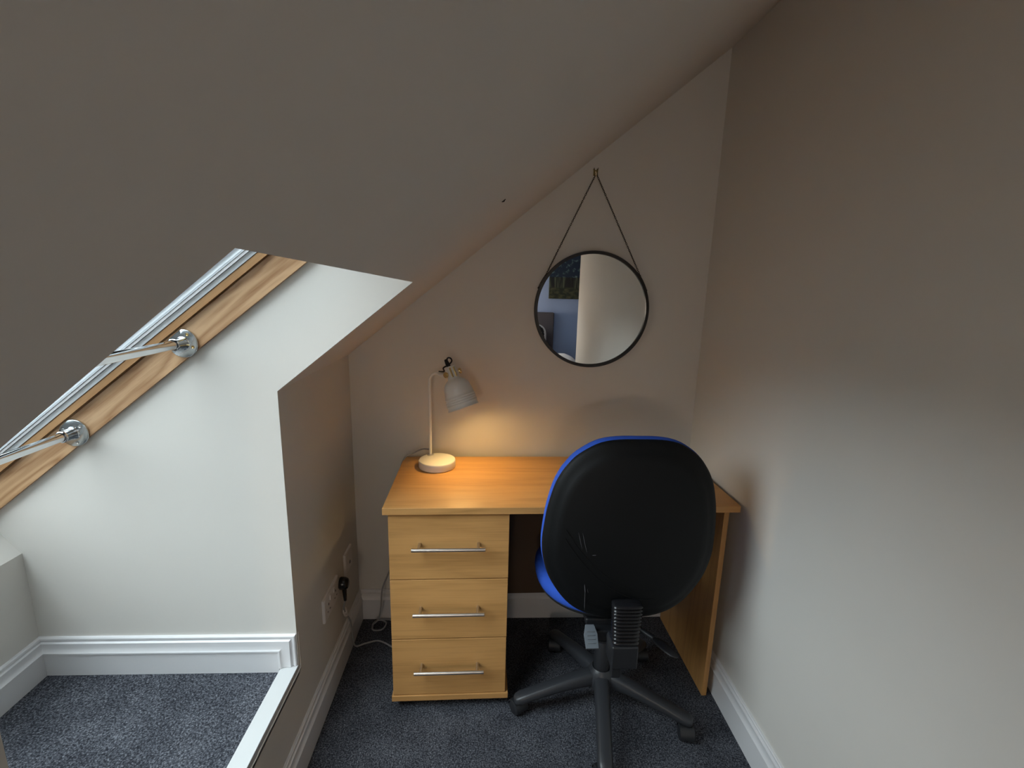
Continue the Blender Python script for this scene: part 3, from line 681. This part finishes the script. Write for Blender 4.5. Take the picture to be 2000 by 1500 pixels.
for a in range(5):
    th = math.radians(-99.8 + 72 * a)
    lg = leg_mesh().build('leg', M['base_plastic'], ch, angle=60); lg.rotation_euler = (0, 0, th)
    castor_mesh([0.4, 1.9, 0.8, -0.6, 2.0][a]).build('castor', M['black_plastic'], lg, angle=40)
MB().lathe([(0, 0.13), (0.0290, 0.13), (0.0290, 0.225), (0.0265, 0.23), (0.0265, 0.285), (0.024, 0.288), (0.0145, 0.288), (0.0145, 0.342), (0, 0.342)], None, 32).build('gas_lift', M['black_plastic'], ch, angle=40)
# seat mechanism
mb = MB(); mb.box((-0.062, -0.105, 0.338), (0.062, 0.085, 0.378)); mb.box((-0.085, -0.075, 0.376), (0.085, 0.14, 0.399))
mb.build('mechanism', M['black_plastic'], ch, bevel=0.006)
# rounded pads -------------------------------------------------
def pad(outline, ctr, lay, pos):
    """outline (u,v) points; lay: list of (scale, depth) from one face's centre round to the other; pos(u,v,d) -> Vector"""
    mb = MB(); n = len(outline); vs_ = []
    for sc, d in lay:
        for u, v in outline:
            vs_.append(pos(ctr[0] + (u - ctr[0]) * sc, ctr[1] + (v - ctr[1]) * sc, d))
    fs = [(i * n + k, i * n + (k + 1) % n, (i + 1) * n + (k + 1) % n, (i + 1) * n + k) for i in range(len(lay) - 1) for k in range(n)]
    mb.add(vs_, fs)
    mb.add([vs_[k] for k in range(n)], [tuple(range(n))]); mb.add([vs_[(len(lay) - 1) * n + k] for k in range(n)], [tuple(range(n))])
    return mb
def smooth_loop(pts, n=4):
    P = [Vector((a, b, 0)) for a, b in pts]; N = len(P); r = []
    for i in range(N):
        a, b, c, d = P[i - 1], P[i], P[(i + 1) % N], P[(i + 2) % N]
        for k in range(n):
            t = k / n; q_ = 0.5 * ((2 * b) + (c - a) * t + (2 * a - 5 * b + 4 * c - d) * t * t + (3 * b - 3 * c + d - a) * t ** 3); r.append((q_.x, q_.y))
    return r
# backrest outline seen from behind; u right, v height above floor
half = [(0.0, 1.045), (0.062, 1.0435), (0.112, 1.034), (0.152, 1.013), (0.184, 0.988), (0.206, 0.960), (0.221, 0.935), (0.236, 0.898), (0.2495, 0.836), (0.255, 0.785), (0.2575, 0.735), (0.2555, 0.69), (0.247, 0.650), (0.232, 0.608), (0.205, 0.563), (0.172, 0.525), (0.130, 0.498), (0.075, 0.482), (0.0, 0.478)]
outl = smooth_loop([(u, v) for u, v in half] + [(-u, v) for u, v in half[::-1][1:-1]], 3)
def back_pos(extra=0.0):
    def f(u, v, d):
        # v is height in the reclined plane; bottom nearer the desk; edges wrap forward
        t = (v - 0.478) / 0.567
        y = 1.252 + 0.030 * t - 0.014 * math.sin(math.pi * t) + 0.30 * u * u + d
        return Vector((0.4245 + u * 1.012 + 0.030 * max(0.0, t - 0.45) - 0.004 * max(0.0, 0.4 - t), y, 0.470 + (v - 0.478) * 0.988)) - HC
    return f
bp = back_pos()
shell_lay = [(0.02, -0.006), (0.30, -0.006), (0.60, -0.005), (0.80, -0.003), (0.86, -0.0015), (0.875, 0.002), (0.93, 0.006), (0.975, 0.011), (0.995, 0.016), (1.0, 0.022), (0.985, 0.026), (0.5, 0.026), (0.02, 0.026)]
ctr = (0.0, 0.75)
sh = pad(outl, ctr, shell_lay, bp).build('backrest_shell', M['shell'], ch, angle=50)
cush_lay = [(0.02, 0.024), (0.96, 0.022), (0.992, 0.026), (1.003, 0.032), (1.006, 0.042), (0.998, 0.056), (0.97, 0.066), (0.88, 0.073), (0.6, 0.078), (0.02, 0.080)]
cushm = pad(outl, ctr, cush_lay, bp)
cushm.build('backrest_cushion', M['blue'], ch, angle=60)
# moulded lines low on the shell, and old scuffs
def on_shell(u, v, lift=0.0): 
    # radial scale of the point decides how far the surface stands back
    return bp(u, v, -0.0058 - lift)
mb = MB()
for dv in (0.0, 0.028):
    pts = []
    for k in range(25):
        u = -0.195 + 0.27 * k / 24; pts.append(on_shell(u, 0.585 - dv + 3.0 * (u - 0.06) ** 2, -0.0004))
    mb.tube(pts, 0.0011, 6)
mb.build('moulded_line', M['shell'], sh)
for (u0, v0, u1, v1, r_) in ((-0.160, 0.775, -0.145, 0.722, 0.0006), (-0.148, 0.773, -0.131, 0.712, 0.0007), (-0.116, 0.704, -0.104, 0.705, 0.0009), (-0.132, 0.608, -0.128, 0.578, 0.0013), (-0.129, 0.585, -0.127, 0.520, 0.0008), (-0.123, 0.593, -0.120, 0.580, 0.0007)):
    P_ = [on_shell(u0 + (u1 - u0) * k / 6, v0 + (v1 - v0) * k / 6, 0.0000) for k in range(7)]
    MB().tube(P_, [r_ * x for x in (0.3, 0.8, 1, 0.9, 1, 0.7, 0.2)], 5).build('scuff_mark', M['scuff'], sh)
# seat
def seat_outline(w2, d0, d1, n=48, p=3.2):
    r = []; cy = (d0 + d1) / 2; hy = (d1 - d0) / 2
    for k in range(n):
        a = 2 * math.pi * k / n; c, s_ = math.cos(a), math.sin(a)
        r.append((math.copysign(abs(c) ** (2 / p), c) * w2 * (1 + 0.03 * s_), cy + math.copysign(abs(s_) ** (2 / p), s_) * hy))
    return r
so_ = seat_outline(0.243, -0.104, 0.338, 56, 2.4)
def seat_pos(u, v, d):
    return Vector((u + 0.012, v, 0.400 + d - (0.025 * max(0, (v - 0.26) / 0.08) ** 2) + 0.006 * (abs(u) / 0.23) ** 2))
pad(so_, (0, 0.117), [(0.02, 0.030), (0.9, 0.028), (0.985, 0.030), (1.005, 0.038), (1.012, 0.050), (1.005, 0.064), (0.97, 0.077), (0.90, 0.084), (0.6, 0.085), (0.02, 0.081)], seat_pos).build('seat_cushion', M['blue'], ch, angle=60)
pad(so_, (0, 0.117), [(0.02, 0.0), (0.70, 0.0), (0.88, 0.006), (0.97, 0.020), (0.995, 0.031), (0.97, 0.034), (0.02, 0.033)], seat_pos).build('seat_pan', M['black_plastic'], ch, angle=60)
# back support bar: block, bellows and stem
BB = Vector((0.413, 1.215, 0)) - HC
mb = MB(); mb.box((BB.x - 0.040, BB.y - 0.016, 0.347), (BB.x + 0.040, BB.y + 0.055, 0.424))
mb.box((BB.x - 0.026, BB.y + 0.050, 0.350), (BB.x + 0.026, -0.02, 0.372)); mb.build('back_bracket', M['black_plastic'], ch, bevel=0.006)
MB().box((BB.x - 0.033, BB.y + 0.000, 0.303), (BB.x - 0.003, BB.y + 0.022, 0.350)).build('bolt_cover', M['black_plastic'], ch, bevel=0.004)
def bellows():
    mb = MB(); nr = 11; rows = []
    z0, z1 = 0.420, 0.560
    for i in range(nr * 4 + 1):
        f = i / (nr * 4); z = z0 + (z1 - z0) * (f ** 0.92); ph = i % 4
        s_ = (0.0, 0.75, 1.0, 0.75)[ph]
        grow = 1.0 - 0.10 * f if f > 0.15 else 0.88 + 0.7 * f
        hx = (0.0350 + 0.0080 * s_) * (0.93 + 0.12 * f); hy = (0.016 + 0.007 * s_)
        ring = []
        for k in range(28):
            a = 2 * math.pi * k / 28; c, sn_ = math.cos(a), math.sin(a)
            ring.append(Vector((BB.x + 0.003 + math.copysign(abs(c) ** 0.5, c) * hx - 0.004 * f, BB.y + 0.010 + 0.004 * f + math.copysign(abs(sn_) ** 0.5, sn_) * hy - 0.012 * f, z)))
        rows.append(ring)
    n = 28; vs_ = sum(rows, [])
    return mb.add(vs_, [(i * n + k, i * n + (k + 1) % n, (i + 1) * n + (k + 1) % n, (i + 1) * n + k) for i in range(len(rows) - 1) for k in range(n)] + [tuple(range(n)), tuple((len(rows) - 1) * n + k for k in range(n))])
bellows().build('bellows', M['gloss_black'], ch, angle=70)
# grey tilt paddle at the left, ribbed
PDL = Vector((0.332, 1.298, 0.378)) - HC
pdm = MX(PDL, (math.radians(36), 0, 0))
mb = MB(); mb.prism([(-0.017, -0.028), (0.017, -0.028), (0.0185, 0.006), (0.012, 0.030), (-0.012, 0.030), (-0.0185, 0.006)], lambda p, t: pdm @ Vector((p[0] * 1.15, p[1] * 1.2, t)), -0.004, 0.006)
for k in range(4): mb.box((-0.0125, -0.020 + k * 0.011, 0.0055), (0.0125, -0.0165 + k * 0.011, 0.0085), pdm)
mb.build('tilt_paddle', M['grey_plastic'], ch, bevel=0.001)
MB().tube([PDL + Vector((0, 0.008, -0.004)), Vector((-0.050, -0.06, 0.360))], 0.007, 10).build('paddle_stem', M['black_plastic'], ch)
# height lever at the right: ribbed sleeve and flat blade
a0 = Vector((0.480, 1.410, 0.350)) - HC; a1 = Vector((0.545, 1.322, 0.350)) - HC; a2 = Vector((0.592, 1.245, 0.346)) - HC
pts = [a0.lerp(a1, k / 24) for k in range(25)]
mb = MB().tube(pts, [0.0085 + 0.0022 * (k % 2) for k in range(25)], 12)
mb.tube(bez([a1, a1.lerp(a2, 0.4) + Vector((0, 0, 0.002)), a2], 5), [0.009, 0.012, 0.015, 0.017, 0.018, 0.0185, 0.0185, 0.018, 0.0165, 0.013, 0.004], 14, flat=0.32)
mb.build('height_lever', M['black_plastic'], ch, angle=50)
MB().lathe([(0.040, 0.0), (0.046, 0.0), (0.047, 0.004), (0.046, 0.008), (0.040, 0.008)], MX((-0.020, -0.06, 0.330)), 32, True).build('tension_knob', M['base_plastic'], ch)

# ------------------------------------------------------------------ seen only in the mirror: bed, pillows, picture
bed = empty('bed', (0.08, YFAR, 0)); tag(bed, 'bed with dark grey headboard against the blue wall, seen in the mirror', 'bed')
mb = MB(); mb.box((-0.55, 0.012, 0.0), (0.70, 0.085, 1.115)); mb.build('headboard', M['headboard'], bed, bevel=0.012)
MB().box((-0.54, 0.090, 0.012), (0.90, 1.18, 0.30)).build('bed_base', M['headboard'], bed, bevel=0.01)
MB().box((-0.545, 0.092, 0.302), (0.91, 1.19, 0.54)).build('mattress', M['white_cloth'], bed, bevel=0.04, segs=4)
def duvet():
    mb = MB(); nx, ny = 26, 30; vs_ = []
    for j in range(ny + 1):
        for i in range(nx + 1):
            u = i / nx; x = -0.60 + 1.56 * u; y = 0.50 + 0.73 * j / ny
            edge = max(0.0, abs(u - 0.5) * 2 - 0.72) / 0.28
            z = 0.685 - 0.17 * edge ** 2.2 + 0.012 * math.sin(x * 9 + y * 4) * math.sin(y * 7)
            vs_.append(Vector((x, y, z)))
    n = nx + 1; low = [Vector((p.x, p.y, p.z - 0.045)) for p in vs_]; N = len(vs_)
    fs = [(j * n + i, j * n + i + 1, (j + 1) * n + i + 1, (j + 1) * n + i) for j in range(ny) for i in range(nx)]
    fs += [tuple(N + k for k in f[::-1]) for f in fs]
    for i in range(nx): fs += [(i, N + i, N + i + 1, i + 1), (ny * n + i, ny * n + i + 1, N + ny * n + i + 1, N + ny * n + i)]
    for j in range(ny): fs += [(j * n, (j + 1) * n, N + (j + 1) * n, N + j * n), (j * n + nx, N + j * n + nx, N + (j + 1) * n + nx, (j + 1) * n + nx)]
    return mb.add(vs_ + low, fs)
duvet().build('duvet', M['white_cloth'], bed, angle=70)
def pillow(name, loc, rot, w2, h2, th, m, label, cat):
    o = []; pts = seat_outline(w2, -h2, h2, 40, 3.5)
    lay = [(0.02, -1.0), (0.4, -0.93), (0.7, -0.72), (0.9, -0.38), (0.985, -0.10), (1.0, 0), (0.985, 0.10), (0.9, 0.38), (0.7, 0.72), (0.4, 0.93), (0.02, 1.0)]
    ob = pad(pts, (0, 0), lay, lambda u, v, d: Vector((u, d * th, v))).build(name, m, angle=70)
    ob.location = loc; ob.rotation_euler = rot; return tag(ob, label, cat)
pillow('pillow', (0.38, YFAR + 0.20, 0.80), (math.radians(14), 0, 0), 0.30, 0.20, 0.07, M['white_cloth'], 'white pillow leaning on the headboard, seen in the mirror', 'pillow')
pillow('cushion', (0.44, YFAR + 0.35, 0.83), (math.radians(18), 0, 0), 0.20, 0.165, 0.05, M['dotted'], 'black cushion with pale spots in front of the white pillow, seen in the mirror', 'cushion')
pic = MB().box((0.712, YFAR + 0.001, 1.280), (1.62, YFAR + 0.030, 1.98)).build('forest_picture', M['picture'], bevel=0.002)
tag(pic, 'unframed canvas picture of a dark blue and green forest, seen in the mirror', 'picture')

# ------------------------------------------------------------------ unseen warm globe added over the bed, behind the camera, as fill light
pl = empty('fill_globe', (-0.28, -1.93, 1.13)); tag(pl, 'added unseen warm globe over the bed, for fill light', 'lamp')
pm = mat('fill globe glow', (0.9, 0.85, 0.75), 0.8)
bsdf(pm).inputs['Emission Color'].default_value = (1.0, 0.80, 0.60, 1); bsdf(pm).inputs['Emission Strength'].default_value = 42.0
MB().lathe([(0.002 + 0.11 * math.sin(math.pi * k / 24), -0.11 * math.cos(math.pi * k / 24)) for k in range(25)], None, 40).build('glow_sphere', pm, pl)
MB().tube([(0, 0, 0.11), (0, 0, ceil_z(-0.28) - 1.13)], 0.003, 8).build('flex', M['white_plastic'], pl)  # cord of the added fill globe
